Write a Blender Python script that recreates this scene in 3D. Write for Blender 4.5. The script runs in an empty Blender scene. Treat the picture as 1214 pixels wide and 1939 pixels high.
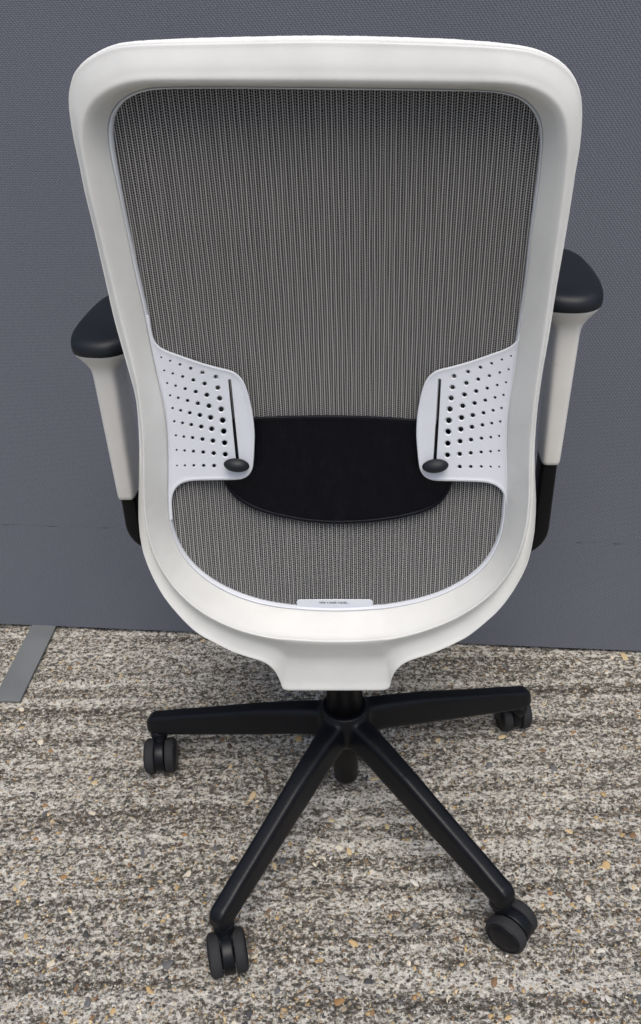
import bpy, bmesh, math, random
import numpy as np
from mathutils import Matrix, Vector
from mathutils.geometry import delaunay_2d_cdt

random.seed(7); RNG = np.random.default_rng(7)
scene = bpy.context.scene
COL = scene.collection

# ------------------------------------------------------------------ camera
CAM = np.array([-0.00312987, -1.03462466, 1.26149148])
GZ = 0.0235                        # the chair's own zero lies this far below the ground it stands on
CAMW = CAM - np.array([0, 0, GZ])
CR = np.array([0.99953674, 0.00371395, -0.0302079])
CU = np.array([0.02337449, 0.54198381, 0.8400638])
CF = np.array([-0.01949215, 0.84038072, -0.54164592])
FPX, PCX, PCY = 1700.0, 607.0, 969.5
cd = bpy.data.cameras.new('camera')
cd.sensor_fit = 'VERTICAL'; cd.sensor_height = 24.0; cd.lens = 24.0 * FPX / 1939.0
cd.clip_start = 0.02; cd.clip_end = 100
cam = bpy.data.objects.new('camera', cd); COL.objects.link(cam)
m = Matrix.Identity(4)
for i in range(3):
    m[i][0] = CR[i]; m[i][1] = CU[i]; m[i][2] = -CF[i]; m[i][3] = CAMW[i]
cam.matrix_world = m
scene.camera = cam

# ------------------------------------------------------------------ light
SUN_DIR = Vector((0.08, -0.46, 1.0)).normalized()
w = bpy.data.worlds.new('World'); scene.world = w; w.use_nodes = True
nt = w.node_tree; nt.nodes.clear()
sky = nt.nodes.new('ShaderNodeTexSky'); sky.sky_type = 'NISHITA'; sky.sun_disc = False
sky.sun_elevation = math.asin(SUN_DIR.z); sky.sun_rotation = math.atan2(SUN_DIR.x, SUN_DIR.y)
sky.air_density = 1.0; sky.dust_density = 4.0; sky.ozone_density = 1.2
bg = nt.nodes.new('ShaderNodeBackground'); bg.inputs['Strength'].default_value = 0.115
out = nt.nodes.new('ShaderNodeOutputWorld')
nt.links.new(sky.outputs[0], bg.inputs[0]); nt.links.new(bg.outputs[0], out.inputs[0])
sl = bpy.data.lights.new('sun', 'SUN'); sl.energy = 1.5; sl.angle = math.radians(38); sl.color = (1.0, 0.98, 0.945)
so = bpy.data.objects.new('sun', sl); COL.objects.link(so)
so.rotation_euler = SUN_DIR.to_track_quat('Z', 'Y').to_euler(); so.location = (0, 0, 4)
scene.view_settings.view_transform = 'Standard'; scene.view_settings.look = 'None'
scene.view_settings.exposure = 0.36; scene.view_settings.gamma = 1.0
scene.view_settings.use_curve_mapping = False

# ------------------------------------------------------------------ helpers
YAW = math.radians(-3.25)
AX = np.array([math.cos(YAW), math.sin(YAW), 0]); AY = np.array([-math.sin(YAW), math.cos(YAW), 0])

def ray(px, py):
    return CF + ((px - PCX) / FPX) * CR - ((py - PCY) / FPX) * CU

def at(px, py, yfun):
    """photo pixel -> chair-local point whose depth is yfun(x, z)"""
    d = ray(px, py); dl = np.array([d @ AX, d @ AY, d[2]]); c = np.array([CAM @ AX, CAM @ AY, CAM[2]])
    y = -0.15
    for _ in range(8):
        P = c + dl * ((y - c[1]) / dl[1]); y = yfun(P[0], P[2])
    return c + dl * ((y - c[1]) / dl[1])

def to_world(p):
    return AX * p[0] + AY * p[1] + np.array([0, 0, p[2]])

def tag(o, label=None, cat=None, group=None, kind=None):
    if label: o['label'] = label
    if cat: o['category'] = cat
    if group: o['group'] = group
    if kind: o['kind'] = kind
    return o

def mesh_obj(name, verts, faces, mat, parent=None, smooth=True, loc=None, mats=None, fmat=None):
    me = bpy.data.meshes.new(name)
    me.from_pydata([tuple(map(float, v)) for v in verts], [], [tuple(int(i) for i in f) for f in faces])
    for mm in (mats or [mat]): me.materials.append(mm)
    if fmat is not None: me.polygons.foreach_set('material_index', fmat)
    if smooth: me.polygons.foreach_set('use_smooth', [True] * len(me.polygons))
    me.update()
    o = bpy.data.objects.new(name, me); COL.objects.link(o)
    if parent: o.parent = parent
    if loc is not None: o.location = loc
    return o

def fix_normals(o):
    bm = bmesh.new(); bm.from_mesh(o.data)
    bmesh.ops.recalc_face_normals(bm, faces=bm.faces); bm.to_mesh(o.data); bm.free()
    return o

def loft(sections, closed=True, caps=(False, False), base=0):
    """sections: list of equal-length point lists -> verts, faces"""
    V = []; F = []; n = len(sections[0])
    for s in sections: V += [tuple(p) for p in s]
    for i in range(len(sections) - 1):
        for j in range(n if closed else n - 1):
            k = (j + 1) % n
            F.append((i * n + j, i * n + k, (i + 1) * n + k, (i + 1) * n + j))
    if caps[0]: F.append(tuple(range(n - 1, -1, -1)))
    if caps[1]: F.append(tuple((len(sections) - 1) * n + j for j in range(n)))
    return V, F

def lathe(profile, n=40):
    """profile (r, h) about +Z"""
    secs = [[(r * math.cos(2 * math.pi * j / n), r * math.sin(2 * math.pi * j / n), h) for j in range(n)] for r, h in profile]
    return loft(secs)

def superellipse(a, b, n=32, e=4.0):
    o = []
    for j in range(n):
        t = 2 * math.pi * j / n; c, s = math.cos(t), math.sin(t)
        o.append((a * math.copysign(abs(c) ** (2 / e), c), b * math.copysign(abs(s) ** (2 / e), s)))
    return o

def catmull(pts, per=6, closed=True):
    P = np.array(pts, float); n = len(P); o = []
    rng = range(n) if closed else range(n - 1)
    for i in rng:
        if closed: p0, p1, p2, p3 = P[i - 1], P[i], P[(i + 1) % n], P[(i + 2) % n]
        else: p0, p1, p2, p3 = P[max(i - 1, 0)], P[i], P[i + 1], P[min(i + 2, n - 1)]
        for k in range(per):
            t = k / per
            o.append(0.5 * ((2 * p1) + (-p0 + p2) * t + (2 * p0 - 5 * p1 + 4 * p2 - p3) * t * t + (-p0 + 3 * p1 - 3 * p2 + p3) * t ** 3))
    if not closed: o.append(P[-1])
    return np.array(o)

def resample(P, step, closed=True):
    P = np.asarray(P, float)
    Q = np.vstack([P, P[:1]]) if closed else P
    d = np.r_[0, np.cumsum(np.linalg.norm(np.diff(Q, axis=0), axis=1))]
    n = max(4, int(round(d[-1] / step)))
    t = np.linspace(0, d[-1], n + 1)
    R = np.stack([np.interp(t, d, Q[:, i]) for i in range(Q.shape[1])], -1)
    return R[:-1] if closed else R

def inside(poly, pts):
    x, y = pts[:, 0], pts[:, 1]; r = np.zeros(len(pts), bool); n = len(poly)
    for i in range(n):
        x1, y1 = poly[i]; x2, y2 = poly[(i + 1) % n]
        c = (y1 > y) != (y2 > y)
        with np.errstate(divide='ignore', invalid='ignore'):
            r ^= c & (x < (x2 - x1) * (y - y1) / (y2 - y1 + 1e-12) + x1)
    return r

def offset_poly(P, d):
    """inset (d>0 moves inwards) of a closed polygon"""
    P = np.asarray(P); a = np.sum(P[:, 0] * np.roll(P[:, 1], -1) - P[:, 1] * np.roll(P[:, 0], -1))
    T = np.roll(P, -1, 0) - np.roll(P, 1, 0); T /= np.linalg.norm(T, axis=1)[:, None] + 1e-12
    N = np.stack([-T[:, 1], T[:, 0]], -1) * (1 if a > 0 else -1)
    return P + N * d

def fill2d(outer, holes, step):
    """constrained triangulation with interior points; returns pts, tris and index ranges of the loops"""
    pts = [tuple(p) for p in outer]; edges = []; n = len(outer); loops = [list(range(n))]
    edges += [(i, (i + 1) % n) for i in range(n)]
    for h in holes:
        b = len(pts); k = len(h); pts += [tuple(p) for p in h]
        edges += [(b + i, b + (i + 1) % k) for i in range(k)]; loops.append(list(range(b, b + k)))
    O = np.array(outer)
    gx = np.arange(O[:, 0].min(), O[:, 0].max(), step); gy = np.arange(O[:, 1].min(), O[:, 1].max(), step)
    G = np.array([(x, y) for x in gx for y in gy])
    ok = inside(O, G)
    allp = np.array(pts)
    for i in range(len(G)):
        if ok[i] and np.min(np.sum((allp - G[i]) ** 2, 1)) < (step * 0.5) ** 2: ok[i] = False
    for h in holes: ok &= ~inside(np.array(h), G)
    pts += [tuple(p) for p in G[ok]]
    vo, eo, fo, ov, oe, of = delaunay_2d_cdt([Vector(p) for p in pts], edges, [], 0, 1e-7)
    V = np.array([(v.x, v.y) for v in vo]); back = {}
    for i, l in enumerate(ov):
        for k in l: back[k] = i
    T = np.array([list(f) for f in fo]); C = V[T].mean(1)
    keep = inside(O, C)
    for h in holes: keep &= ~inside(np.array(h), C)
    return V, T[keep], [[back[i] for i in l] for l in loops]

def vnoise(x, y, seed):
    r = np.random.default_rng(seed); G = r.random((256, 256))
    xi = np.floor(x).astype(int); yi = np.floor(y).astype(int); fx = x - xi; fy = y - yi
    fx = fx * fx * (3 - 2 * fx); fy = fy * fy * (3 - 2 * fy)
    a = G[xi % 256, yi % 256]; b = G[(xi + 1) % 256, yi % 256]; c = G[xi % 256, (yi + 1) % 256]; d = G[(xi + 1) % 256, (yi + 1) % 256]
    return (a * (1 - fx) + b * fx) * (1 - fy) + (c * (1 - fx) + d * fx) * fy

# ------------------------------------------------------------------ materials
class NT:
    def __init__(s, name, rough=0.5, color=(.5, .5, .5), spec=0.5):
        s.m = bpy.data.materials.new(name); s.m.use_nodes = True; s.t = s.m.node_tree
        s.b = s.t.nodes['Principled BSDF']; s.b.inputs['Roughness'].default_value = rough
        s.b.inputs['Base Color'].default_value = (*color, 1); s.b.inputs['Specular IOR Level'].default_value = spec
    def n(s, k, **kw):
        o = s.t.nodes.new('ShaderNode' + k)
        for a, v in kw.items(): setattr(o, a, v)
        return o
    def l(s, a, b): s.t.links.new(a, b)
    def coord(s, scale=(1, 1, 1), rot=(0, 0, 0)):
        tc = s.n('TexCoord'); mp = s.n('Mapping'); mp.inputs['Scale'].default_value = scale; mp.inputs['Rotation'].default_value = rot
        s.l(tc.outputs['Object'], mp.inputs['Vector']); return mp.outputs[0]
    def noise(s, vec, scale, detail=2, rough=0.5):
        o = s.n('TexNoise'); o.inputs['Scale'].default_value = scale; o.inputs['Detail'].default_value = detail
        o.inputs['Roughness'].default_value = rough; s.l(vec, o.inputs['Vector']); return o.outputs['Fac']
    def ramp(s, fac, stops, interp='LINEAR'):
        o = s.n('ValToRGB'); cr = o.color_ramp; cr.interpolation = interp
        while len(cr.elements) < len(stops): cr.elements.new(0.5)
        for e, (p, c) in zip(cr.elements, stops):
            e.position = p; e.color = (*c, 1) if len(c) == 3 else c
        s.l(fac, o.inputs[0]); return o.outputs[0]
    def math(s, op, a, b):
        o = s.n('Math', operation=op)
        for i, v in enumerate((a, b)):
            if isinstance(v, (int, float)): o.inputs[i].default_value = v
            else: s.l(v, o.inputs[i])
        return o.outputs[0]
    def mix(s, fac, a, b, mode='MIX'):
        o = s.n('Mix', data_type='RGBA', blend_type=mode)
        for sock, v in ((o.inputs[0], fac), (o.inputs[6], a), (o.inputs[7], b)):
            if isinstance(v, (int, float)): sock.default_value = v
            elif isinstance(v, tuple): sock.default_value = (*v, 1)
            else: s.l(v, sock)
        return o.outputs[2]
    def bump(s, h, strength, dist):
        o = s.n('Bump'); o.inputs['Strength'].default_value = strength; o.inputs['Distance'].default_value = dist
        s.l(h, o.inputs['Height']); s.l(o.outputs[0], s.b.inputs['Normal']); return o
    def color(s, c): s.l(c, s.b.inputs['Base Color'])

def plastic(name, col, rough, grain=900, bump=0.00004, scuff=0.06, spec=0.5):
    t = NT(name, rough, col, spec); v = t.coord()
    big = t.noise(v, 9, 5, 0.6); fine = t.noise(v, 140, 3, 0.7)
    lo = tuple(c * (1 - scuff) for c in col); hi = tuple(min(1, c * (1 + scuff * 0.5)) for c in col)
    c = t.ramp(big, [(0.35, lo), (0.6, hi)])
    sp = t.ramp(fine, [(0.22, (0.80,) * 3), (0.29, (1, 1, 1))])
    t.color(t.mix(1.0 if scuff > 0.05 else 0.4, c, sp, 'MULTIPLY') if scuff else c)
    rr = t.ramp(big, [(0.3, (rough * 0.85,) * 3), (0.7, (min(1, rough * 1.2),) * 3)]); t.l(rr, t.b.inputs['Roughness'])
    g = t.noise(v, grain, 2, 0.5); t.bump(g, 0.6, bump); return t.m

M = {}
M['white'] = plastic('white_frame_plastic', (0.655, 0.655, 0.625), 0.42, scuff=0.07)
M['cool'] = plastic('cool_white_plastic', (0.65, 0.67, 0.71), 0.38, scuff=0.02)
M['warm'] = plastic('warm_white_plastic', (0.68, 0.665, 0.625), 0.45, scuff=0.06)
M['black'] = plastic('black_nylon', (0.0035, 0.0042, 0.0062), 0.38, grain=700, bump=0.00005, scuff=0.3, spec=0.26)
M['pad'] = plastic('black_soft_pad', (0.007, 0.009, 0.013), 0.48, grain=900, bump=0.00006, scuff=0.2, spec=0.36)
M['gloss'] = plastic('black_gloss_tube', (0.003, 0.003, 0.004), 0.4, scuff=0.2, spec=0.22)
M['tread'] = plastic('grey_caster_tread', (0.022, 0.0225, 0.024), 0.75, grain=500, bump=0.0001, scuff=0.35, spec=0.3)
M['seat'] = plastic('black_seat_cloth', (0.015, 0.015, 0.017), 0.9, grain=500, bump=0.0003, scuff=0.2)
M['steel'] = plastic('grey_painted_steel', (0.155, 0.165, 0.168), 0.5, grain=300, bump=0.00008, scuff=0.12)
M['ink'] = plastic('dark_print', (0.03, 0.03, 0.04), 0.6, scuff=0.0)
M['thread'] = plastic('pale_mesh_thread', (0.275, 0.27, 0.26), 0.75, scuff=0.06)
M['thread2'] = plastic('pale_mesh_rib', (0.37, 0.365, 0.35), 0.7, scuff=0.06)
M['weft'] = plastic('dull_mesh_weft', (0.20, 0.20, 0.198), 0.8, scuff=0.06)
M['backing'] = plastic('dark_mesh_backing', (0.007, 0.007, 0.010), 0.9, scuff=0.2, spec=0.2)
M['binding'] = plastic('white_binding_cloth', (0.78, 0.77, 0.74), 0.9, grain=350, bump=0.0008, scuff=0.05)

t = NT('ribbed_black_lumbar', 0.32, (0.008, 0.008, 0.011), 0.18); v = t.coord()
wv = t.n('TexWave', wave_type='BANDS', bands_direction='X'); wv.inputs['Scale'].default_value = 150
t.l(v, wv.inputs['Vector']); t.bump(wv.outputs['Fac'], 0.6, 0.0004)
sc = t.noise(v, 60, 5, 0.8); t.color(t.ramp(sc, [(0.5, (0.0016, 0.0020, 0.0045)), (0.75, (0.005, 0.006, 0.010))])); M['lumbar'] = t.m

# partition cloth: woven threads as fine relief and thread colours
t = NT('grey_blue_cloth', 0.95, (0.13, 0.135, 0.17), 0.2)
def wave(t, vec, direction, scale, dist=0.0):
    o = t.n('TexWave', wave_type='BANDS', bands_direction=direction, wave_profile='SIN'); o.inputs['Scale'].default_value = scale
    o.inputs['Distortion'].default_value = dist; o.inputs['Detail'].default_value = 2; o.inputs['Detail Scale'].default_value = 2.0
    t.l(vec, o.inputs['Vector']); return o.outputs['Fac']
v = t.coord(); vr = t.coord(rot=(0, math.radians(38), 0))
w1 = wave(t, vr, 'X', 78, 1.2); w2 = wave(t, v, 'Z', 118, 0.8)
n1 = t.noise(t.coord(scale=(1, 1, 2.6)), 330, 3, 0.75); n2 = t.noise(v, 3.0, 3, 0.5)
h = t.math('ADD', t.math('MULTIPLY', w1, 0.22), t.math('ADD', t.math('MULTIPLY', w2, 0.22), t.math('MULTIPLY', n1, 0.9)))
c = t.ramp(h, [(0.32, (0.070, 0.076, 0.094)), (0.62, (0.122, 0.130, 0.156)), (0.92, (0.208, 0.217, 0.247))])
t.color(t.mix(0.5, c, t.ramp(n2, [(0.3, (0.88, 0.88, 0.9)), (0.7, (1, 1, 1))]), 'MULTIPLY'))
t.bump(h, 0.5, 0.0006); M['cloth'] = t.m

# brushed, weathered concrete with exposed grit
WROT = math.atan2(0.359 - 0.490, 0.612 + 0.754)
t = NT('weathered_concrete', 0.9, (0.3, 0.3, 0.3), 0.25)
band = t.noise(t.coord(scale=(1.2, 36, 1), rot=(0, 0, -WROT)), 1.0, 3, 0.55)
mid = t.noise(t.coord(scale=(1, 1.5, 1)), 84, 4, 0.72); fine = t.noise(t.coord(scale=(1, 1.25, 1)), 195, 6, 0.8)
big = t.noise(t.coord(), 4.5, 3, 0.5)
k = t.math('ADD', t.math('MULTIPLY', fine, 1.15), t.math('ADD', t.math('MULTIPLY', mid, 0.85), t.math('MULTIPLY', band, 0.47)))
k = t.math('ADD', k, t.math('MULTIPLY', big, 0.10))
k = t.math('MULTIPLY', k, 1 / 2.52)
c = t.ramp(k, [(0.42, (0.045, 0.040, 0.032)), (0.478, (0.120, 0.108, 0.088)), (0.500, (0.20, 0.182, 0.150)), (0.518, (0.45, 0.425, 0.37)), (0.575, (0.73, 0.70, 0.62))])
vo = t.n('TexVoronoi', feature='F1'); vo.inputs['Scale'].default_value = 150; t.l(t.coord(scale=(1, 1.25, 1)), vo.inputs['Vector'])
sep = t.n('SeparateColor'); t.l(vo.outputs['Color'], sep.inputs[0])
sc = t.ramp(sep.outputs[0], [(0.0, (0.035, 0.033, 0.031)), (0.3, (0.10, 0.075, 0.05)), (0.45, (0.26, 0.18, 0.10)), (0.55, (0.42, 0.33, 0.21)), (0.72, (0.16, 0.15, 0.145)), (0.9, (0.55, 0.53, 0.48))], 'CONSTANT')
mk = t.math('MULTIPLY', t.math('GREATER_THAN', sep.outputs[1], 0.72), t.math('LESS_THAN', vo.outputs['Distance'], 0.42))
t.color(t.mix(t.math('MULTIPLY', mk, 0.85), c, sc))
t.bump(k, 1.0, 0.008); M['ground'] = t.m

t = NT('stone', 0.6, (0.4, 0.3, 0.2), 0.4)
at_ = t.n('Attribute', attribute_name='tint'); v = t.coord()
nn = t.ramp(t.noise(v, 220, 4, 0.7), [(0.3, (0.62, 0.6, 0.58)), (0.65, (1.08, 1.06, 1.03))])
t.color(t.mix(0.85, at_.outputs['Color'], nn, 'MULTIPLY')); t.bump(t.noise(v, 420, 3, 0.6), 0.4, 0.0006); M['stone'] = t.m

# ------------------------------------------------------------------ ground
def axis(lo, hi, step, far):
    a = np.arange(lo, hi + step / 2, step); l = lo - np.geomspace(step * 2, far, 26)[::-1]; r = hi + np.geomspace(step * 2, far, 26)
    return np.r_[l, a, r]
gx = axis(-0.95, 0.95, 0.0030, 3.5); gy = axis(-0.62, 0.56, 0.0026, 3.5)
X, Y = np.meshgrid(gx, gy)
def ground_h(X, Y):
    cr, sr = math.cos(-WROT), math.sin(-WROT); U = X * cr - Y * sr + 40; W_ = X * sr + Y * cr + 40
    warp = vnoise(U * 5, W_ * 5, 3) * 0.05
    h = (vnoise(U * 2.3, (W_ + warp * 0.4) * 20, 1) - 0.5) * 0.0042
    h += (vnoise(U * 9, W_ * 42, 2) - 0.5) * 0.0026
    h += (vnoise(U * 75, W_ * 95, 4) - 0.5) * 0.0024 + (vnoise(U * 170, W_ * 190, 5) - 0.5) * 0.0026
    h += (vnoise(U * 330, W_ * 330, 6) - 0.5) * 0.0018
    return h - 0.0022
Z = ground_h(X, Y)
V = np.stack([X, Y, Z], -1).reshape(-1, 3)
nx, ny = len(gx), len(gy)
I = np.arange(nx * ny).reshape(ny, nx)
Fq = np.stack([I[:-1, :-1], I[:-1, 1:], I[1:, 1:], I[1:, :-1]], -1).reshape(-1, 4)
me = bpy.data.meshes.new('ground'); me.vertices.add(len(V)); me.vertices.foreach_set('co', V.ravel())
me.loops.add(Fq.size); me.loops.foreach_set('vertex_index', Fq.ravel()); me.polygons.add(len(Fq))
me.polygons.foreach_set('loop_start', np.arange(0, Fq.size, 4)); me.polygons.foreach_set('loop_total', np.full(len(Fq), 4))
me.polygons.foreach_set('use_smooth', np.ones(len(Fq), bool)); me.update(); me.validate()
me.materials.append(M['ground'])
ground = bpy.data.objects.new('ground', me); COL.objects.link(ground)
tag(ground, kind='structure')

# stones set in the concrete
PAL = [((0.52, 0.37, 0.18), 5), ((0.62, 0.49, 0.29), 6), ((0.66, 0.60, 0.48), 6), ((0.24, 0.15, 0.085), 4), ((0.12, 0.085, 0.06), 5),
       ((0.13, 0.13, 0.135), 6), ((0.045, 0.046, 0.05), 5), ((0.27, 0.26, 0.25), 7), ((0.34, 0.20, 0.09), 1.5), ((0.62, 0.60, 0.55), 5)]
PW = np.array([p[1] for p in PAL]); PW = PW / PW.sum()
def stone_shape(seed, sub):
    r = np.random.default_rng(seed); bm = bmesh.new(); bmesh.ops.create_icosphere(bm, subdivisions=sub, radius=1)
    k = r.normal(size=(5, 3)) * np.array([1, 1, .45]); off = r.uniform(0.40, 0.85, 5)
    for v_ in bm.verts:
        p = np.array(v_.co)
        for a, b in zip(k, off):
            n_ = a / np.linalg.norm(a); d = p @ n_
            if d > b: p = p - n_ * (d - b) * 0.96
        v_.co = p * r.uniform(0.93, 1.05)
    V_ = [tuple(v_.co) for v_ in bm.verts]; F_ = [tuple(v_.index for v_ in f.verts) for f in bm.faces]; bm.free()
    return np.array(V_), F_
SH = [stone_shape(100 + i, 2) for i in range(7)]
SHL = [stone_shape(200 + i, 1) for i in range(9)]
def tint_mesh(me, cols):
    a = me.color_attributes.new('tint', 'FLOAT_COLOR', 'POINT'); a.data.foreach_set('color', np.asarray(cols, np.float32).ravel())
def visible_spot():
    while True:
        px, py = random.uniform(-30, 1250), random.uniform(1190, 1975)
        d = ray(px, py); s = -CAMW[2] / d[2]; p = CAMW + d * s
        if p[1] < 0.42 - (p[0]) * 0.096 - 0.03: return p[0], p[1]
cache = {}
for i in range(290):
    si = random.randrange(len(SH)); ci = int(RNG.choice(len(PAL), p=PW))
    if (si, ci) not in cache:
        V_, F_ = SH[si]; me = bpy.data.meshes.new('pebble'); me.from_pydata([tuple(x) for x in V_], [], F_)
        me.polygons.foreach_set('use_smooth', [True] * len(me.polygons)); me.materials.append(M['stone'])
        tint_mesh(me, [(*PAL[ci][0], 1)] * len(V_)); cache[(si, ci)] = me
    o = bpy.data.objects.new('pebble', cache[(si, ci)]); COL.objects.link(o); o.parent = ground
    x, y = visible_spot(); r = random.uniform(0.0042, 0.0072) * (1.35 if random.random() < 0.12 else 1)
    o.location = (x, y, float(ground_h(np.array([x]), np.array([y]))[0]) - r * 0.08)
    o.rotation_euler = (random.uniform(-.3, .3), random.uniform(-.3, .3), random.uniform(0, 6.28))
    o.scale = (r * random.uniform(0.9, 1.6), r * random.uniform(0.65, 1.0), r * random.uniform(0.25, 0.42))
VV = []; FF = []; CC = []; nb = 0
for i in range(9000):
    V_, F_ = SHL[i % len(SHL)]; x, y = visible_spot(); r = random.uniform(0.0011, 0.0030) * (1.5 if i % 6 == 0 else 1)
    a = random.uniform(0, 6.28); ca, sa = math.cos(a), math.sin(a)
    P = V_ * np.array([r * random.uniform(0.9, 1.6), r * random.uniform(0.6, 1.0), r * random.uniform(0.4, 0.7)])
    P = np.stack([P[:, 0] * ca - P[:, 1] * sa + x, P[:, 0] * sa + P[:, 1] * ca + y, P[:, 2]], -1)
    P[:, 2] += float(ground_h(np.array([x]), np.array([y]))[0])
    c = np.array(PAL[int(RNG.choice(len(PAL), p=PW))][0]) * random.uniform(0.7, 1.15)
    VV.append(P); FF += [tuple(j + nb for j in f) for f in F_]; CC += [(*c, 1)] * len(P); nb += len(P)
grit = mesh_obj('grit', np.vstack(VV), FF, M['stone'], ground); tint_mesh(grit.data, CC); tag(grit, kind='stuff')

# ------------------------------------------------------------------ partition screen behind the chair
part = bpy.data.objects.new('partition_screen', None); COL.objects.link(part)
A0, B0 = [CAMW[:2] + (np.array(q_) - CAM[:2]) * (CAMW[2] / CAM[2]) for q_ in ((-0.754, 0.490), (0.612, 0.359))]; e = (B0 - A0) / np.linalg.norm(B0 - A0)
part.location = (*((A0 + B0) / 2), 0); part.rotation_euler = (0, 0, WROT)
tag(part, 'tall grey blue cloth covered partition screen standing behind the chair', 'partition')
def cloth_panel(name, x0, x1, z0, z1, y0, y1, r=0.006):
    sec = []
    for y, ins in ((y0 + r, 0), (y0 + r * 0.3, r * 0.3), (y0, r)):
        sec.append([(x0 + ins, y, z0 + ins), (x1 - ins, y, z0 + ins), (x1 - ins, y, z1 - ins), (x0 + ins, y, z1 - ins)])
    sec = [[(x0, y1, z0), (x1, y1, z0), (x1, y1, z1), (x0, y1, z1)]] + sec
    V_, F_ = loft(sec, caps=(True, True)); return fix_normals(mesh_obj(name, V_, F_, M['cloth'], part, smooth=False))
cloth_panel('upper_cloth_panel', -1.15, 1.25, 0.2661, 1.62, 0.0, 0.045, 0.0003)
cloth_panel('lower_cloth_panel', -1.15, 1.25, 0.006, 0.26585, 0.0001, 0.045, 0.0003)
# seam stitches
for i in range(46):
    if 0.15 < (i * 0.37) % 1 < 0.75: continue
    x = -0.78 + i * 0.034 + random.uniform(-.006, .006); L = random.uniform(0.008, 0.02)
    V_, F_ = loft([[(x + s * L, -0.0004 + 0.0005 * math.cos(a), 0.2661 + 0.0005 * math.sin(a)) for a in (0, 2.1, 4.2)] for s in (0, 1)], caps=(True, True))
    mesh_obj('seam_stitch', V_, F_, M['cloth'], part)
def box_bevel(name, x0, x1, y0, y1, z0, z1, b, mat, parent):
    bm = bmesh.new(); bmesh.ops.create_cube(bm, size=1)
    for v_ in bm.verts: v_.co = ((x0 + x1) / 2 + v_.co.x * (x1 - x0), (y0 + y1) / 2 + v_.co.y * (y1 - y0), (z0 + z1) / 2 + v_.co.z * (z1 - z0))
    bmesh.ops.bevel(bm, geom=bm.edges[:], offset=b, segments=2, affect='EDGES', profile=0.6)
    me = bpy.data.meshes.new(name); bm.to_mesh(me); bm.free(); me.materials.append(mat)
    o = bpy.data.objects.new(name, me); COL.objects.link(o); o.parent = parent; return o
def on_ground(px, py, z):
    d = ray(px, py); return CAMW + d * ((z - CAMW[2]) / d[2])
def to_part(p):
    q_ = p[:2] - (A0 + B0) / 2; n_ = np.array([-e[1], e[0]]); return np.array([q_ @ e, q_ @ n_])
fa, fb = to_part(on_ground(104, 1190, .006)), to_part(on_ground(38, 1327, .006))
fu = (fa - fb) / np.linalg.norm(fa - fb); fn = np.array([-fu[1], fu[0]]); fc_ = fb + fu * 0.19 + fn * 0.027
foot = box_bevel('steel_foot', -.027, .027, -.19, .19, 0.0008, 0.0066, 0.0012, M['steel'], part)
foot.location = (fc_[0], fc_[1], 0); foot.rotation_euler = (0, 0, math.atan2(-fu[0], fu[1]))

# ------------------------------------------------------------------ the chair
chair = bpy.data.objects.new('office_chair', None); COL.objects.link(chair); chair.rotation_euler = (0, 0, YAW); chair.location = (0, 0, -GZ)
tag(chair, 'white framed office swivel chair with grey mesh back on black five star base', 'office chair')

def interp(xs, ys):
    xs = np.array(xs); ys = np.array(ys)
    return lambda z: float(np.interp(z, xs, ys))
_yr = interp([.40, .47, .55, .62, .70, .80, .90, 1.0, 1.1, 1.16, 1.2], [-.180, -.188, -.192, -.184, -.170, -.157, -.153, -.156, -.165, -.170, -.172])
_ym = interp([.50, .58, .65, .75, .85, .95, 1.05, 1.15], [-.150, -.143, -.134, -.122, -.117, -.120, -.128, -.139])
YM = lambda x, z: 0.25 * (_ym(z - .03) + 2 * _ym(z) + _ym(z + .03))
YR = lambda x, z: 0.25 * (_yr(z - .03) + 2 * _yr(z) + _yr(z + .03))

LA = [(617,78),(560,78),(500,79),(400,81),(320,82.5),(270,84),(235,86.5),(212,91),(189,100),(169,111),(153,123),(141,137),(135,154),(131,172),(130,192),(132,216),(138,254),(146,291),(153,324),(160,360),
      (177,430),(193,500),(202,540),(217,606),(236,674),(255,742),(261,784),(264,841),(263.5,902),(262.5,947),(262.5,980),(265,1012),(270,1041),(279.5,1070),(295,1104),(316,1138),(345,1172),(374,1199),(409,1218.5),(440,1234),(472,1245),
      (496,1252),(514,1263),(525,1278),(531,1291),(534,1302),(538,1307.5),(560,1307.5),(600,1307.5),(637,1307.5),(680,1307.5),(715,1307.5),(734,1307),(738.5,1302),(740.5,1291),(745,1277),(756,1263),(773,1252),(804,1242),(832,1232),(860,1219),(888,1204),(919,1179),(944,1156),(966,1128),(986,1095),(1000,1064),(1008.5,1028),(1012.5,1001),
      (1015,951),(1013,895),(1012.5,849),(1015,804),(1019,762),(1027,705),(1034.5,664),(1044,607),(1053.5,546),(1061,504),(1071,447),(1085,360),(1089.5,328),(1097,286),(1101,250),(1102.6,214),(1101,187),(1097,167),(1088.5,149),(1074,131),(1056,117),(1034,106),(1009,97.5),(981,92.6),(945,89),(900,86),(800,82),(700,79)]
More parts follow.
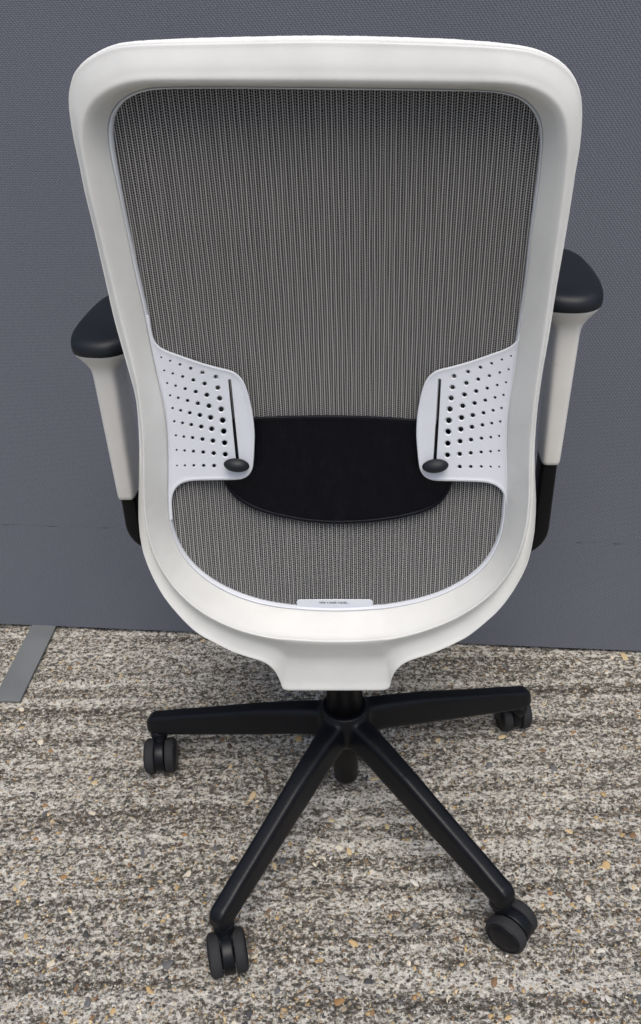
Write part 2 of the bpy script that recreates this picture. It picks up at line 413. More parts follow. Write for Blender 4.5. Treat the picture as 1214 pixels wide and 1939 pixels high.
LB = [(617,160),(500,159),(400,158),(320,158.5),(268,158),(227,161),(199,173),(178,187),(163,205),(156,225),(153,249),(155,282),(161,315),(169,353),(188,430),(206,500),(212,527),(224,572),(233,609),(243,646),(253.5,680),(262,715),(268,755),(271,796),(272,841),(272,879),(271.5,936),(274,980),(279.5,1014),(289,1048),(303,1077),(324,1109),(351,1138),(382,1162),(419,1181.6),(461,1197.5),(503,1208),(560,1213.5),(637,1216),
      (720,1214),(762,1207),(804,1195.6),(846,1180),(882,1162),(916,1139.6),(944,1113),(966,1086),(983,1053),(993,1022),(1000,980),(1003,930),(1003,890),(1003,850),(1005,800),(1010,755),(1018,700),(1030,620),(1043,530),(1053,455),(1066,370),(1071,320),(1075,270),(1074,238),(1068.5,214),(1057.7,196),(1041,179.6),(1018,168.5),(990,164),(954,163),(900,162.5),(760,161)]
LC = [(617,166),(500,165),(400,164.5),(320,165),(276,167),(252,173.5),(234,183.6),(219,197),(209,213),(205,230),(204,249.5),(207,282),(214,315),(223,356),(241,440),(258,527),(268,565),(277,609),(285,650),(295,698),(306,742),(314,784),(318,830),(319,879),(318.5,936),(320,978),(327,1012),(337.5,1038),(353,1062),(374,1084),(398,1102.6),(430,1121),(466.7,1135.5),(503.6,1145),(560,1152),(637,1156),
      (720,1152),(762,1146),(806,1136),(841,1124),(879,1105),(911,1081),(934,1053),(948,1024),(955,990),(958,940),(958.5,895),(958.5,819),(962.5,766),(970,720),(976,675),(981.5,637),(989,584),(998.5,516),(1006,440),(1018.5,360),(1025,295),(1028,250),(1025,226),(1018,210),(1005,195),(987,182.5),(969,176.5),(945,173),(900,170.5),(760,168)]
LD = [(617,170),(500,168.5),(400,168),(320,168.5),(285,170.5),(262,175.5),(245,182.5),(232,192),(220.5,205),(215,221),(213.6,238),(215.6,262),(220.5,299),(229,348),(247,440),(264.6,520),(273,557),(281.6,594),(289,632),(300,690),(311,742),(319,784),(323,830),(324,879),(323.5,940),(326,980),(331,1009),(343,1035),(358.6,1059),(379.7,1080),(408.7,1101),(440,1117),(477,1131),(516,1140),(560,1146),(637,1149.5),
      (720,1145.5),(762,1139.6),(804,1130),(837.6,1118.6),(874,1100),(905,1076.6),(927,1050),(941,1022),(949,985),(952,940),(953,895),(953.5,819),(957,766),(964.5,720),(971,675),(977.5,630),(984,588),(993,527),(1002,440),(1013,360),(1018.7,313),(1022,268),(1021.4,238),(1017,219.5),(1007,203),(992.4,190.5),(972.5,181.4),(950,176.5),(927,174.5),(900,173.5),(760,171.5)]
CEN = np.array([628.0, 640.0])
def polar(L):
    P = catmull(L, 8) - CEN; a = np.unwrap(np.arctan2(P[:, 0], -P[:, 1])); r = np.hypot(P[:, 0], P[:, 1])
    if a[-1] < a[0]: a = -a; sgn = -1
    else: sgn = 1
    aa = np.r_[a - 2 * math.pi, a, a + 2 * math.pi]; rr = np.r_[r, r, r]; o = np.argsort(aa)
    return sgn, aa[o], rr[o]
NS = 460
base = resample(catmull(LA, 8), 1.0); pa = base - CEN
ang = -np.unwrap(np.arctan2(pa[:, 0], -pa[:, 1]))
sel = np.linspace(0, len(base), NS, endpoint=False).astype(int); ANG = ang[sel]
def sample(L, smooth):
    sgn, aa, rr = polar(L); A_ = ANG if sgn == -1 else -ANG
    r = np.interp(A_, aa, rr)
    if smooth:
        kx = np.arange(-12, 13); kw = np.exp(-0.5 * (kx / smooth) ** 2); kw /= kw.sum()
        rs = sum(w_ * np.roll(r, -s) for s, w_ in zip(kx, kw)); r = rs
    return np.stack([CEN[0] - r * np.sin(ANG), CEN[1] - r * np.cos(ANG)], -1)
pA, pB, pC, pD = sample(LA, 0.8), sample(LB, 6), sample(LC, 3), sample(LD, 3)
dirx = -np.sin(ANG); diru = np.cos(ANG)                # outward direction (photo x, up)
wt = np.clip((diru - 0.55) / 0.3, 0, 1); wb = np.clip((-diru - 0.35) / 0.45, 0, 1)
wt = wt * wt * (3 - 2 * wt); wb = wb * wb * (3 - 2 * wb); ws = 1 - wt - wb
offA = 0.006 * ws + 0.012 * wt + 0.004 * wb
A = np.array([at(p[0], p[1], lambda x, z, o=o: YR(x, z) + o) for p, o in zip(pA, offA)])
B = np.array([at(p[0], p[1], YR) for p in pB])
C = np.array([at(p[0], p[1], lambda x, z: YM(x, z) - 0.005) for p in pC])
D = np.array([at(p[0], p[1], YM) for p in pD])
cen3 = np.array([0, 0, 0.85]); inw = cen3 - A; inw[:, 1] = 0; inw /= np.linalg.norm(inw, axis=1)[:, None]
Yv = np.array([0, 1.0, 0])
lerp = lambda a, b, t: a * (1 - t) + b * t
cove = (wb * 0.010)[:, None] * Yv; bulge = (wt * 0.0008)[:, None] * Yv
ctrl = [C + Yv * 0.010, C + Yv * 0.001, lerp(C, B, .12), lerp(C, B, .45) , lerp(C, B, (.74 + .12 * wb)[:, None]), lerp(lerp(C, B, (1 - .05 * (1 - wb))[:, None]), A, (.08 * (1 - wb))[:, None]), lerp(B, A, .28) + cove * 0.7, lerp(B, A, .5) + cove - bulge, lerp(B, A, .85) + cove * 0.4 - bulge * 0.7, A,
        A + Yv * 0.010 + inw * 0.0015, A + Yv * 0.024 + inw * 0.008, lerp(A, D, .5) + Yv * 0.030, D + Yv * 0.014 - inw * 0.004]
rows = []
for i in range(len(ctrl) - 1):
    p0, p1, p2, p3 = ctrl[max(i - 1, 0)], ctrl[i], ctrl[i + 1], ctrl[min(i + 2, len(ctrl) - 1)]
    for tt in (0, .25, .5, .75) if 3 <= i <= 9 else (0,):
        rows.append(0.5 * (2 * p1 + (p2 - p0) * tt + (2 * p0 - 5 * p1 + 4 * p2 - p3) * tt ** 2 + (-p0 + 3 * p1 - 3 * p2 + p3) * tt ** 3))
rows.append(ctrl[-1])
V_, F_ = loft(rows)
nR = len(rows)
F_ += [((nR - 1) * NS + j, (nR - 1) * NS + (j + 1) % NS, (j + 1) % NS, j) for j in range(NS)]
frame = fix_normals(mesh_obj('back_frame', V_, F_, M['white'], chair))
# thin cool-white bead round the mesh
th = []
for a_, b_, dy in ((0, 0, .006), (0, 0, -.001), (.3, 0, -.0032), (.7, 0, -.0030), (.97, 0, 0.0005), (1.0, 0, .005)):
    th.append(lerp(D, C, a_) + Yv * dy)
V_, F_ = loft(th); rim = fix_normals(mesh_obj('inner_rim', V_, F_, M['cool'], frame))
# fabric binding rolled over the top edge
top = [j for j in range(NS) if diru[j] > 0.62]
k0 = next(i for i in range(len(top) - 1) if top[i + 1] != top[i] + 1) if any(top[i + 1] != top[i] + 1 for i in range(len(top) - 1)) else -1
order = top[k0 + 1:] + top[:k0 + 1]
path = A[order] + Yv * 0.010 - inw[order] * 0.0002
nP = len(path); secs = []
for i, p in enumerate(path):
    rr = 0.0030 * min(1, 0.02 + 3.2 * min(i, nP - 1 - i) / nP)
    n3 = -inw[order[i]]
    secs.append([p + (n3 * math.cos(a) + Yv * math.sin(a) * 1.6) * rr * (1 + 0.10 * random.random()) for a in np.linspace(0, 2 * math.pi, 10, endpoint=False)])
V_, F_ = loft(secs, caps=(True, True)); fix_normals(mesh_obj('fabric_binding', V_, F_, M['binding'], frame))

# ---- mesh fabric: dark knit ground with pale threads standing on it
Dx = D[:, [0, 2]]; Dpoly = resample(offset_poly(Dx, -0.004), 0.006)
V2, T2, lp = fill2d(Dpoly, [], 0.012)
V_ = [(x, YM(x, z) + 0.0022, z) for x, z in V2]
fabric = mesh_obj('mesh_fabric', V_, T2, M['backing'], chair); fix_normals(fabric)
Zs = np.linspace(0.45, 1.25, 801); YMt = np.array([YM(0, z) for z in Zs]); ymf = lambda z: np.interp(z, Zs, YMt)
def spans(poly, axis_, val):
    P = poly; Q = np.roll(P, -1, 0); o = 1 - axis_
    c = (P[:, axis_] > val) != (Q[:, axis_] > val)
    tt = (val - P[c, axis_]) / (Q[c, axis_] - P[c, axis_]); xs = np.sort(P[c, o] + tt * (Q[c, o] - P[c, o]))
    return [(xs[i], xs[i + 1]) for i in range(0, len(xs) - 1, 2)]
def ribbons(kind):
    VV, FF = [], []
    def strip(P, side, hw, lift):
        b = len(VV)
        for p in P:
            VV.append(p - side * hw + Yv * lift); VV.append(p - Yv * lift); VV.append(p + side * hw + Yv * lift)
        for i in range(len(P) - 1):
            for k in (0, 1): FF.append((b + 3 * i + k, b + 3 * i + k + 1, b + 3 * i + 4 + k, b + 3 * i + 3 + k))
    if kind == 'weft':
        z = 0.5
        while z < 1.2:
            for a, b_ in spans(Dpoly, 1, z):
                k0 = math.ceil((a + 0.25) / 0.00252); k1 = math.floor((b_ + 0.25) / 0.00252); ks = np.arange(k0, k1 + 1)
                xs = np.r_[a, ks * 0.00252 - 0.25, b_]; sg_ = np.r_[0, np.where(ks % 4 < 2, 1, -1), 0]
                zz = z + 0.00062 * sg_ + 0.00012 * RNG.normal(size=len(xs))
                strip([np.array([x, ymf(q) + 0.0008, q]) for x, q in zip(xs, zz)], np.array([0, 0, 1.]), 0.00040, 0.0003)
            z += 0.0025
    else:
        i = 0; x = -0.25
        while x < 0.25:
            strong = i % 2 == 0
            if (kind == 'rib') == strong:
                for a, b_ in spans(Dpoly, 0, x):
                    zs = np.linspace(a, b_, max(3, int((b_ - a) / 0.009))); ph = random.uniform(0, 6)
                    xx = x + 0.00022 * np.sin(zs * 55 + ph)
                    strip([np.array([q, ymf(z) + (0.0 if strong else 0.0004), z]) for q, z in zip(xx, zs)], np.array([1., 0, 0]), (0.00054 if strong else 0.00038) * random.uniform(.93, 1.07), 0.0004)
            x += 0.00252; i += 1
    return VV, FF
for nm, kd, mt in (('mesh_rib', 'rib', 'thread2'), ('mesh_warp', 'warp', 'thread'), ('mesh_weft', 'weft', 'weft')):
    V_, F_ = ribbons(kd); o = mesh_obj(nm, V_, F_, M[mt], fabric); tag(o, kind='stuff')

# ---- lumbar pad
LP = [(640,787),(560,787.5),(482,790),(425,795),(414,802),(414,840),(417,885),(425,913),(436,932),(460,953),(500,971),(560,985),(610,991),(645,992),(700,989.5),(760,981),(810,967),(838,948),(852,926),(857,905),(860,860),(860,810),(850,799),(785,794),(720,789)]
pl = resample(catmull(LP, 6), 4.6)
YP = lambda x, z: YM(x, z) - 0.0060
def sheet(name, poly, yfun, mat, parent, step, thick, holes=(), edge=((0, .0012), (1.2, 0)), mirror=None):
    """curved sheet cut from a photo outline; holes are (cx, cy, r or loop)"""
    loops = [offset_poly(poly, ins) for ins, dy in edge]
    hl = []
    for h in holes:
        if len(h) == 3: hl.append(np.array([(h[0] + h[2] * 1.42 * math.cos(a), h[1] + h[2] * 0.12 + h[2] * 1.42 * math.sin(a)) for a in np.linspace(0, 2 * math.pi, 14, endpoint=False)]))
        else: hl.append(np.array(h[0]))
    V2, T2, lp = fill2d(loops[-1], hl, step)
    P3 = lambda q, dy: at(q[0], q[1], lambda x, z: yfun(x, z, q) + dy)
    V_ = [P3(q, edge[-1][1]) for q in V2]; F_ = [tuple(t_) for t_ in T2]
    prev = lp[0]
    for lo, (ins, dy) in list(zip(loops, edge))[-2::-1] + [(loops[0], (0, thick))]:
        b = len(V_); V_ += [P3(q, dy) for q in lo]; cur = list(range(b, b + len(lo))); n = len(lo)
        F_ += [(prev[i], prev[(i + 1) % n], cur[(i + 1) % n], cur[i]) for i in range(n)]; prev = cur
    for h, hloop, idx in zip(holes, hl, lp[1:]):
        n = len(hloop); prev = idx
        if len(h) == 3: c = np.array(h[:2]); stages = ((1.0, .0017), (0.97, thick + .001))
        else: c = hloop.mean(0); stages = ((0, .0004), (0, thick + .001))
        for k, (s, dy) in enumerate(stages):
            if len(h) == 3: q2 = [(c[0] + h[2] * s * math.cos(a), c[1] + h[2] * s * math.sin(a)) for a in np.linspace(0, 2 * math.pi, 14, endpoint=False)]
            else: q2 = offset_poly(hloop, 0.5 * (k + 1))
            b = len(V_); V_ += [P3(q, dy) for q in q2]; cur = list(range(b, b + n))
            F_ += [(prev[i], prev[(i + 1) % n], cur[(i + 1) % n], cur[i]) for i in range(n)]; prev = cur
    V_ = np.array(V_)
    if mirror is not None: V_[:, 0] = mirror - V_[:, 0]
    o = mesh_obj(name, V_, F_, mat, parent); fix_normals(o); o.data.set_sharp_from_angle(angle=math.radians(32)); return o
pad = sheet('lumbar_pad', pl, lambda x, z, q: YP(x, z), M['lumbar'], chair, 12.3, .004, edge=((0, .0012), (1.0, -.0004)))
# raised rim of the lumbar pad
rim_px = offset_poly(pl, 3.5); c3 = np.array([at(q[0], q[1], YP) for q in rim_px]); n = len(c3); secs = []
for i in range(n):
    tg = c3[(i + 1) % n] - c3[i - 1]; tg /= np.linalg.norm(tg); s_ = np.cross(tg, Yv); s_ /= np.linalg.norm(s_)
    secs.append([c3[i] + s_ * 0.0026 * math.cos(a) - Yv * 0.0022 * math.sin(a) for a in np.linspace(0, 2 * math.pi, 8, endpoint=False)])
V_, F_ = loft(secs); nq = len(secs[0])
F_ += [((n - 1) * nq + j, (n - 1) * nq + (j + 1) % nq, (j + 1) % nq, j) for j in range(nq)]
fix_normals(mesh_obj('pad_rim', V_, F_, M['lumbar'], pad))

# ---- perforated lumbar wings
WO = [(282.5,598),(286.5,622),(291.5,641),(300,654),(316,663.5),(342,673),(376.5,685),(411,695),(433.6,700.5),(447,706.6),(459.5,719.6),(468,738.6),(475,764.5),(480,792),(482.5,821.6),(482,847.6),(480.5,873.5),(477.7,889),(470,901),(456,907.5),(435,909),(411,909.3),(368,910.5),(349,914),(337,921),(329.5,932),(325.8,947),(325,965),(326.5,985),(321.5,985),(319.5,960),(319,936),(319.5,879),(318.5,830),(314.5,784),(306.5,742),(295.5,698),(286,655),(280,625),(275,600)]
wo = resample(catmull(WO, 5), 3.0)
HC = [[(90,212),(187,250),(295,290),(412,332),(541,378),(687,425)],[(122,355),(216,388),(324,422),(441,460),(564,500),(709,545)],[(155,493),(247,522),(352,556),(467,588),(589,624),(728,662)],
      [(187,628),(276,655),(378,685),(490,716),(612,745),(746,780)],[(213,768),(302,793),(402,820),(513,845),(630,872),(762,902)],[(233,912),(322,930),(418,950),(527,972),(642,996),(774,1022)],
      [(250,1066),(337,1080),(433,1092),(541,1108),(655,1126),(783,1148)],[(258,1224),(345,1232),(442,1240),(549,1250),(664,1262),(791,1274)],[(262,1395),(349,1394),(446,1394),(554,1396),(668,1398)]]
RC = [10.5, 13, 16.5, 20.5, 24, 27]; RR = [.80, .88, .95, 1.02, 1.1, 1.08, 1.0, .92, .78]
holes = [(290 + x / 5.781, 640 + y / 5.781, RC[j] * RR[i] / 5.781) for i, row in enumerate(HC) for j, (x, y) in enumerate(row)]
s0, s1 = np.array([290 + 838 / 5.781, 640 + 466 / 5.781]), np.array([290 + 930 / 5.781, 640 + 1395 / 5.781])
dv = (s1 - s0) / np.linalg.norm(s1 - s0); nv = np.array([-dv[1], dv[0]])
slot = []
for cpt, a0 in ((s0, math.pi), (s1, 0)):
    for a in np.linspace(-math.pi / 2, math.pi / 2, 7): slot.append(cpt + 3.4 * (dv * math.cos(a + a0) + nv * math.sin(a + a0)))
slot = resample(np.array(slot), 3.0)
def wing_y(x, z, q):
    tq = min(1, max(0, (q[0] - 305) / 150)); return YM(x, z) - 0.005 - 0.013 * tq * tq * (3 - 2 * tq)
MIR = 0.0065
def ellipsoid(name, c, r, mat, parent, flat=0.35, tilt=0.0):
    V_, F_ = [], []; nu, nv_ = 28, 14
    for i in range(nv_ + 1):
        ph = math.pi * i / nv_
        for j in range(nu):
            a = 2 * math.pi * j / nu; sx, sz, sy = math.sin(ph) * math.cos(a), math.sin(ph) * math.sin(a), -math.cos(ph)
            sy = math.copysign(abs(sy) ** (1 + flat), sy)
            x_, z_ = r[0] * sx, r[2] * sz; V_.append((c[0] + x_ * math.cos(tilt) - z_ * math.sin(tilt), c[1] + r[1] * sy, c[2] + x_ * math.sin(tilt) + z_ * math.cos(tilt)))
    for i in range(nv_):
        for j in range(nu): F_.append((i * nu + j, i * nu + (j + 1) % nu, (i + 1) * nu + (j + 1) % nu, (i + 1) * nu + j))
    return fix_normals(mesh_obj(name, V_, F_, mat, parent))
for mir in (None, MIR):
    wing = sheet('lumbar_wing', wo, wing_y, M['cool'], chair, 6.5, .0032, holes=holes + [(slot, None)], edge=((0, .0014), (1.2, -.0002), (3.6, -.0006), (6.0, 0)), mirror=mir)
    sg = lambda p: np.array([mir - p[0], p[1], p[2]]) if mir is not None else p
    kc = sg(at(448, 881, lambda x, z: wing_y(x, z, (448, 881)) - 0.007))
    ellipsoid('slider_knob', kc, (0.0150, 0.0085, 0.0085), M['pad'], wing, tilt=(-0.10 if mir is None else 0.10))
    a3 = sg(at(*(s0 + dv * 84), lambda x, z: wing_y(x, z, (440, 0)) + 0.001)); b3 = sg(at(*s1, lambda x, z: wing_y(x, z, (448, 0)) + 0.001))
    secs = [[p + np.array([dx, dy, 0]) for dx, dy in ((-.0016, -.0005), (.0016, -.0005), (.0016, .003), (-.0016, .003))] for p in (a3, b3)]
    V_, F_ = loft(secs, caps=(True, True)); fix_normals(mesh_obj('slider_stem', V_, F_, M['gloss'], wing, smooth=False))

# ---- printed tag at the foot of the mesh
TG = [(562,1139),(563.5,1136),(567,1135),(634,1134.5),(701,1135),(704.5,1136),(706,1139),(706,1150),(680,1153),(634,1154),(588,1153),(562,1150)]
tg_ = resample(np.array(TG, float), 4.0)
YT = lambda x, z: YM(x, z) - 0.0018
tagp = sheet('printed_tag', tg_, lambda x, z, q: YT(x, z), M['cool'], chair, 8, .0012, edge=((0, .0006), (1.0, 0)))
fc = bpy.data.curves.new('tag_text', 'FONT'); fc.body = 'take a peek inside...'; fc.size = 0.0048; fc.align_x = 'CENTER'; fc.align_y = 'CENTER'; fc.extrude = 0.00005
fo = bpy.data.objects.new('tag_text', fc); COL.objects.link(fo)
bpy.context.view_layer.update()
tm = bpy.data.meshes.new_from_object(fo.evaluated_get(bpy.context.evaluated_depsgraph_get())); bpy.data.objects.remove(fo)
tm.materials.clear(); tm.materials.append(M['ink']); tm.name = 'tag_text'
to = bpy.data.objects.new('tag_text', tm); COL.objects.link(to); to.parent = tagp
tp = at(633, 1141, lambda x, z: YT(x, z) - 0.0006); to.location = tp; to.rotation_euler = (math.radians(90), 0, 0)

# ---- arms
def pad_outline(cx, n=48):
    """armrest outline in plan, rear at the low y end"""
    P = [(cx + .006, -.022), (cx + .026, -.014), (cx + .038, .004), (cx + .0425, .035), (cx + .0425, .08), (cx + .040, .12), (cx + .034, .155), (cx + .020, .180), (cx, .188), (cx - .020, .180), (cx - .034, .155), (cx - .040, .12), (cx - .0425, .08), (cx - .0425, .035), (cx - .038, .004), (cx - .024, -.016)]
    return resample(catmull(P, 8), 0.01)[:]
def arm(side, cx, zt, sleeve_bot):
    O = pad_outline(cx); n = len(O); c = np.array([cx, .075])
    sx = cx + side * (0.0015) ; sy = 0.028
    # plan outline shrunk / blended towards the post section
    an = np.arctan2(O[:, 1] - c[1], O[:, 0] - c[0])
    rel = O - c
    def post(hw, hd, x0=sx, y0=sy, e=5):
        o = []
        for a in np.arctan2(rel[:, 1] / .10, rel[:, 0] / .043):
            cc, ss = math.cos(a), math.sin(a); o.append((x0 + hw * math.copysign(abs(cc) ** (2 / e), cc), y0 + hd * math.copysign(abs(ss) ** (2 / e), ss)))
        return np.array(o)
    lay = lambda P, z: [(p[0], p[1], z) for p in P]
    secs = [lay(c + rel * .93, zt - .021), lay(c + rel * .985, zt - .0200), lay(c + rel * .975, zt - .0222)]
    pt = post(.0160, .032)
    for k, f_ in ((.17, .0262), (.41, .0312), (.65, .0362), (.84, .0415), (.95, .0470), (1.0, .0555)):
        secs.append(lay((c + rel * .97) * (1 - k) + pt * k, zt - f_))
    z0 = zt - .0555
    for k in np.linspace(0.08, 1, 10):
        secs.append(lay(post(.0160 - .0035 * k, .032 - .003 * k), z0 + (sleeve_bot + .006 - z0) * k))
    secs.append(lay(post(.0118, .0285), sleeve_bot + .0015)); secs.append(lay(post(.0095, .026), sleeve_bot))
    V_, F_ = loft(secs, caps=(True, True)); o = fix_normals(mesh_obj('arm_post', V_, F_, M['warm'], chair))
    # soft pad on top
    ps = [lay(c + rel * .95, zt - .0205), lay(c + rel * .995, zt - .0195), lay(c + rel * 1.005, zt - .014), lay(c + rel * .992, zt - .008), lay(c + rel * .955, zt - .003), lay(c + rel * .88, zt - .0005), lay(c + rel * .72, zt + .0006), lay(c + rel * .4, zt + .0002), lay(c + rel * .1, zt)]
    V_, F_ = loft(ps, caps=(True, True)); fix_normals(mesh_obj('arm_pad', V_, F_, M['pad'], o))
    # recess mark at the back of the bracket
    ellipsoid('release_button', np.array([sx - side * .004, -.0032, zt - .0430]), (.006, .0022, .0028), M['warm'], o)
    # black stem bending in under the seat
    x1 = sx - side * .0005; Pt = [(x1, sleeve_bot + .05), (x1, sleeve_bot - .01)]; zb = 0.562
    Pt += [(x1, zb + .01)]
    for a in np.linspace(0, math.pi / 2, 9): Pt.append((x1 - side * .036 * (1 - math.cos(a)), zb - .036 * math.sin(a)))
    Pt.append((x1 - side * .12, zb - .038)); Pt.append((x1 - side * .20, zb - .045))
    secs = []
    for i, p in enumerate(Pt):
        a_, b_ = Pt[max(i - 1, 0)], Pt[min(i + 1, len(Pt) - 1)]; d = np.array([b_[0] - a_[0], b_[1] - a_[1]]); d /= np.linalg.norm(d); nn_ = np.array([-d[1], d[0]])
        secs.append([(p[0] + nn_[0] * u, sy + v_, p[1] + nn_[1] * u) for u, v_ in superellipse(.0112, .0215, 24, 5)])
    V_, F_ = loft(secs, caps=(True, True)); fix_normals(mesh_obj('arm_stem', V_, F_, M['gloss'], o))
    return o
tag(arm(1, 0.2755, 0.903, 0.668))
tag(arm(-1, -0.2955, 0.850, 0.610))

# ---- seat and mechanism (hidden behind the back from this side)
secs = []
for zc, k in ((.488, .80), (.492, .95), (.505, 1.0), (.530, 1.0), (.545, .96), (.552, .86), (.553, .5)):
    secs.append([(p[0] * k, 0.115 + p[1] * k, zc - 0.012 * ((p[1] * k) / .22) ** 2) for p in superellipse(.215, .215, 48, 3.4)])
V_, F_ = loft(secs, caps=(True, True)); fix_normals(mesh_obj('seat_cushion', V_, F_, M['seat'], chair))
box_bevel('seat_mechanism', -.075, .075, -.09, .16, .428, .487, .012, M['black'], chair)
box_bevel('back_bar', -.055, .055, -.165, -.07, .458, .480, .006, M['black'], chair)

# ---- gas column
V_, F_ = lathe([(0, .062), (.016, .062), (.0195, .065), (.0203, .071), (.0205, .20), (.0285, .203), (.0285, .39), (.0145, .395), (.0145, .43), (0, .43)], 40)
fix_normals(mesh_obj('gas_column', V_, F_, M['gloss'], chair))

# ---- five star base: one moulding, then cut into hub and spokes
ANG5 = [math.radians(-14.08 + 180 + 72 * k) - YAW for k in range(5)]
bm = bmesh.new()
def bm_add(V_, F_):
    vs = [bm.verts.new(v_) for v_ in V_]
    for f in F_:
        try: bm.faces.new([vs[i] for i in f])
        except ValueError: pass
for a in ANG5:
    ca, sa = math.cos(a), math.sin(a); secs = []
    for r, hw, z0, z1 in ((0.0, .0195, .170, .222), (.03, .0205, .168, .222), (.07, .0185, .160, .215), (.15, .0158, .139, .193), (.24, .0145, .117, .164), (.30, .0142, .103, .146), (.326, .0142, .0975, .137), (.343, .0140, .0965, .132), (.350, .0125, .098, .127), (.3535, .009, .102, .120)):
        s = []
        for u, v_ in superellipse(1, 1, 32, 5.5):
            tw = 1 - 0.14 * v_                       # a little narrower on top
            s.append((r * ca - hw * u * tw * sa, r * sa + hw * u * tw * ca, (z0 + z1) / 2 + v_ * (z1 - z0) / 2))
        secs.append(s)
    bm_add(*loft(secs, caps=(True, True)))
    tx, ty = .336 * ca, .336 * sa
    bm_add(*loft([[(tx + rr * math.cos(q), ty + rr * math.sin(q), z) for q in np.linspace(0, 2 * math.pi, 20, endpoint=False)] for rr, z in ((.0132, .0925), (.0144, .095), (.0146, .118))], caps=(True, True)))
bm_add(*loft([[(rr * math.cos(q), rr * math.sin(q), z) for q in np.linspace(0, 2 * math.pi, 40, endpoint=False)] for rr, z in ((.034, .162), (.037, .168), (.0405, .20), (.0375, .2285), (.035, .2295))], caps=(True, True)))
bmesh.ops.recalc_face_normals(bm, faces=bm.faces)
me = bpy.data.meshes.new('base_union'); bm.to_mesh(me); bm.free()
ob = bpy.data.objects.new('base_union', me); COL.objects.link(ob)
rm = ob.modifiers.new('r', 'REMESH'); rm.mode = 'VOXEL'; rm.voxel_size = 0.0021; rm.use_smooth_shade = True
smo = ob.modifiers.new('s', 'SMOOTH'); smo.factor = 0.5; smo.iterations = 6
bpy.context.view_layer.update()
um = bpy.data.meshes.new_from_object(ob.evaluated_get(bpy.context.evaluated_depsgraph_get())); bpy.data.objects.remove(ob)
UV = np.empty(len(um.vertices) * 3); um.vertices.foreach_get('co', UV); UV = UV.reshape(-1, 3)
UF = [tuple(p.vertices) for p in um.polygons]
# fair the fillets where the spokes run into the hub
ED = np.empty(len(um.edges) * 2, int); um.edges.foreach_get('vertices', ED); ED = ED.reshape(-1, 2)
deg = np.bincount(ED.ravel(), minlength=len(UV))[:, None]
wgt = np.clip((0.135 - np.hypot(UV[:, 0], UV[:, 1])) / 0.06, 0, 1)[:, None] * np.clip((np.hypot(UV[:, 0], UV[:, 1]) - 0.034) / 0.01, 0, 1)[:, None] * 0.6
for _ in range(22):
    acc = np.zeros_like(UV)
    for c_ in range(3):
        acc[:, c_] = np.bincount(ED[:, 0], UV[ED[:, 1], c_], len(UV)) + np.bincount(ED[:, 1], UV[ED[:, 0], c_], len(UV))
    UV = UV + (acc / deg - UV) * wgt
UC = np.array([UV[list(f)].mean(0) for f in UF])
rad = np.hypot(UC[:, 0], UC[:, 1]); az = np.arctan2(UC[:, 1], UC[:, 0])
owner = np.argmin([np.abs((az - a + math.pi) % (2 * math.pi) - math.pi) for a in ANG5], 0); owner[(rad < 0.047) & (UC[:, 2] > 0.195)] = 5
def sub(name, idx, parent):
    fs = [UF[i] for i in idx]; used = sorted({i for f in fs for i in f}); mp = {v_: k for k, v_ in enumerate(used)}
    return mesh_obj(name, UV[used], [[mp[i] for i in f] for f in fs], M['black'], parent)
hub = sub('base_hub', np.where(owner == 5)[0], chair)
for k in range(5): sub('spoke', np.where(owner == k)[0], hub)

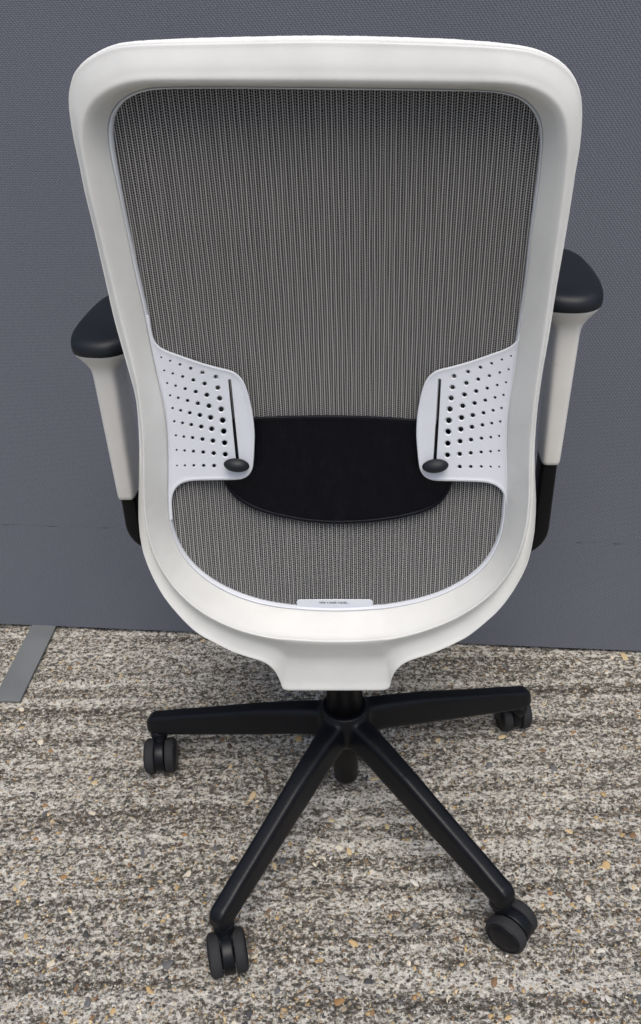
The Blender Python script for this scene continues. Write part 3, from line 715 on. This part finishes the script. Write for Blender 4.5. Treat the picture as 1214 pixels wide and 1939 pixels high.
# ---- twin wheel casters
def caster(a, trail):
    tx, ty = .336 * math.cos(a), .336 * math.sin(a)
    tr = np.array(trail) / np.linalg.norm(trail); loc = np.array([tr @ [math.cos(YAW), math.sin(YAW)], tr @ [-math.sin(YAW), math.cos(YAW)]])
    rot = math.atan2(loc[1], loc[0])                 # local +X is the trailing direction, axle along Y
    secs = []; R_ = .0295; cxw = .021; hood = []
    # side outline of the hood: disc behind, neck up to the swivel
    for q in np.linspace(math.radians(-100), math.radians(128), 26): hood.append((cxw + R_ * math.cos(q), .031 + R_ * math.sin(q)))
    hood += [(-.0150, .063), (-.0155, .072), (-.0150, .083), (0, .085), (.0150, .083)] if False else []
    H = np.array(hood + [(-.004, .048), (-.0065, .036), (-.0055, .022), (.002, .010)])
    H = resample(H, .004); nH = len(H)
    for y, k in ((-.0082, .94), (-.0078, .985), (-.006, 1.0), (.006, 1.0), (.0078, .985), (.0082, .94)):
        cc = H.mean(0); secs.append([(*(cc + (h - cc) * k)[[0]], y, (cc + (h - cc) * k)[1]) for h in H])
    V1, F1 = loft(secs, caps=(True, True))
    n1 = len(V1)
    neck = []
    for z, rx, ry, cx_ in ((.050, .019, .0082, .007), (.056, .0178, .0105, .004), (.060, .0170, .0140, .0015), (.064, .0165, .0158, 0), (.070, .0160, .0160, 0), (.078, .0150, .0150, 0)):
        neck.append([(cx_ + rx * math.cos(q), ry * math.sin(q), z) for q in np.linspace(0, 2 * math.pi, 28, endpoint=False)])
    V2, F2 = loft(neck, caps=(True, True))
    o = mesh_obj('caster', V1 + V2, F1 + [tuple(i + n1 for i in f) for f in F2], M['black'], chair)
    fix_normals(o); o.location = (tx, ty, GZ); o.rotation_euler = (0, 0, rot)
    for s in (-1, 1):
        y0 = .0096
        prof = [(.010, y0), (.0285, y0), (.0298, y0 + .0012), (.0302, y0 + .004), (.0302, y0 + .011), (.0297, y0 + .0135), (.0283, y0 + .0152), (.0262, y0 + .0162)]
        V_, F_ = lathe(prof, 44); V_ = [(v_[0] + cxw, s * v_[2], v_[1] + .0302) for v_ in V_]
        fix_normals(mesh_obj('wheel', V_, F_, M['tread'], o))
        prof = [(.0268, y0 + .0150), (.0264, y0 + .0168), (.0252, y0 + .0174), (.0236, y0 + .0174), (.0230, y0 + .0164), (.0222, y0 + .0164), (.0216, y0 + .0175), (.012, y0 + .0182), (0, y0 + .0184)]
        V_, F_ = lathe(prof, 44); V_ = [(v_[0] + cxw, s * v_[2], v_[1] + .0302) for v_ in V_]
        fix_normals(mesh_obj('wheel_cap', V_, F_, M['black'], o))
    V_, F_ = lathe([(0, -.012), (.006, -.012), (.006, .012), (0, .012)], 16); V_ = [(v_[0] + cxw, v_[2], v_[1] + .0302) for v_ in V_]
    fix_normals(mesh_obj('axle', V_, F_, M['gloss'], o))
for a, tr in zip(ANG5, ((.06, -1), (.22, -1), (.80, -.60), (-.2, 1), (.5, .5))): caster(a, tr)
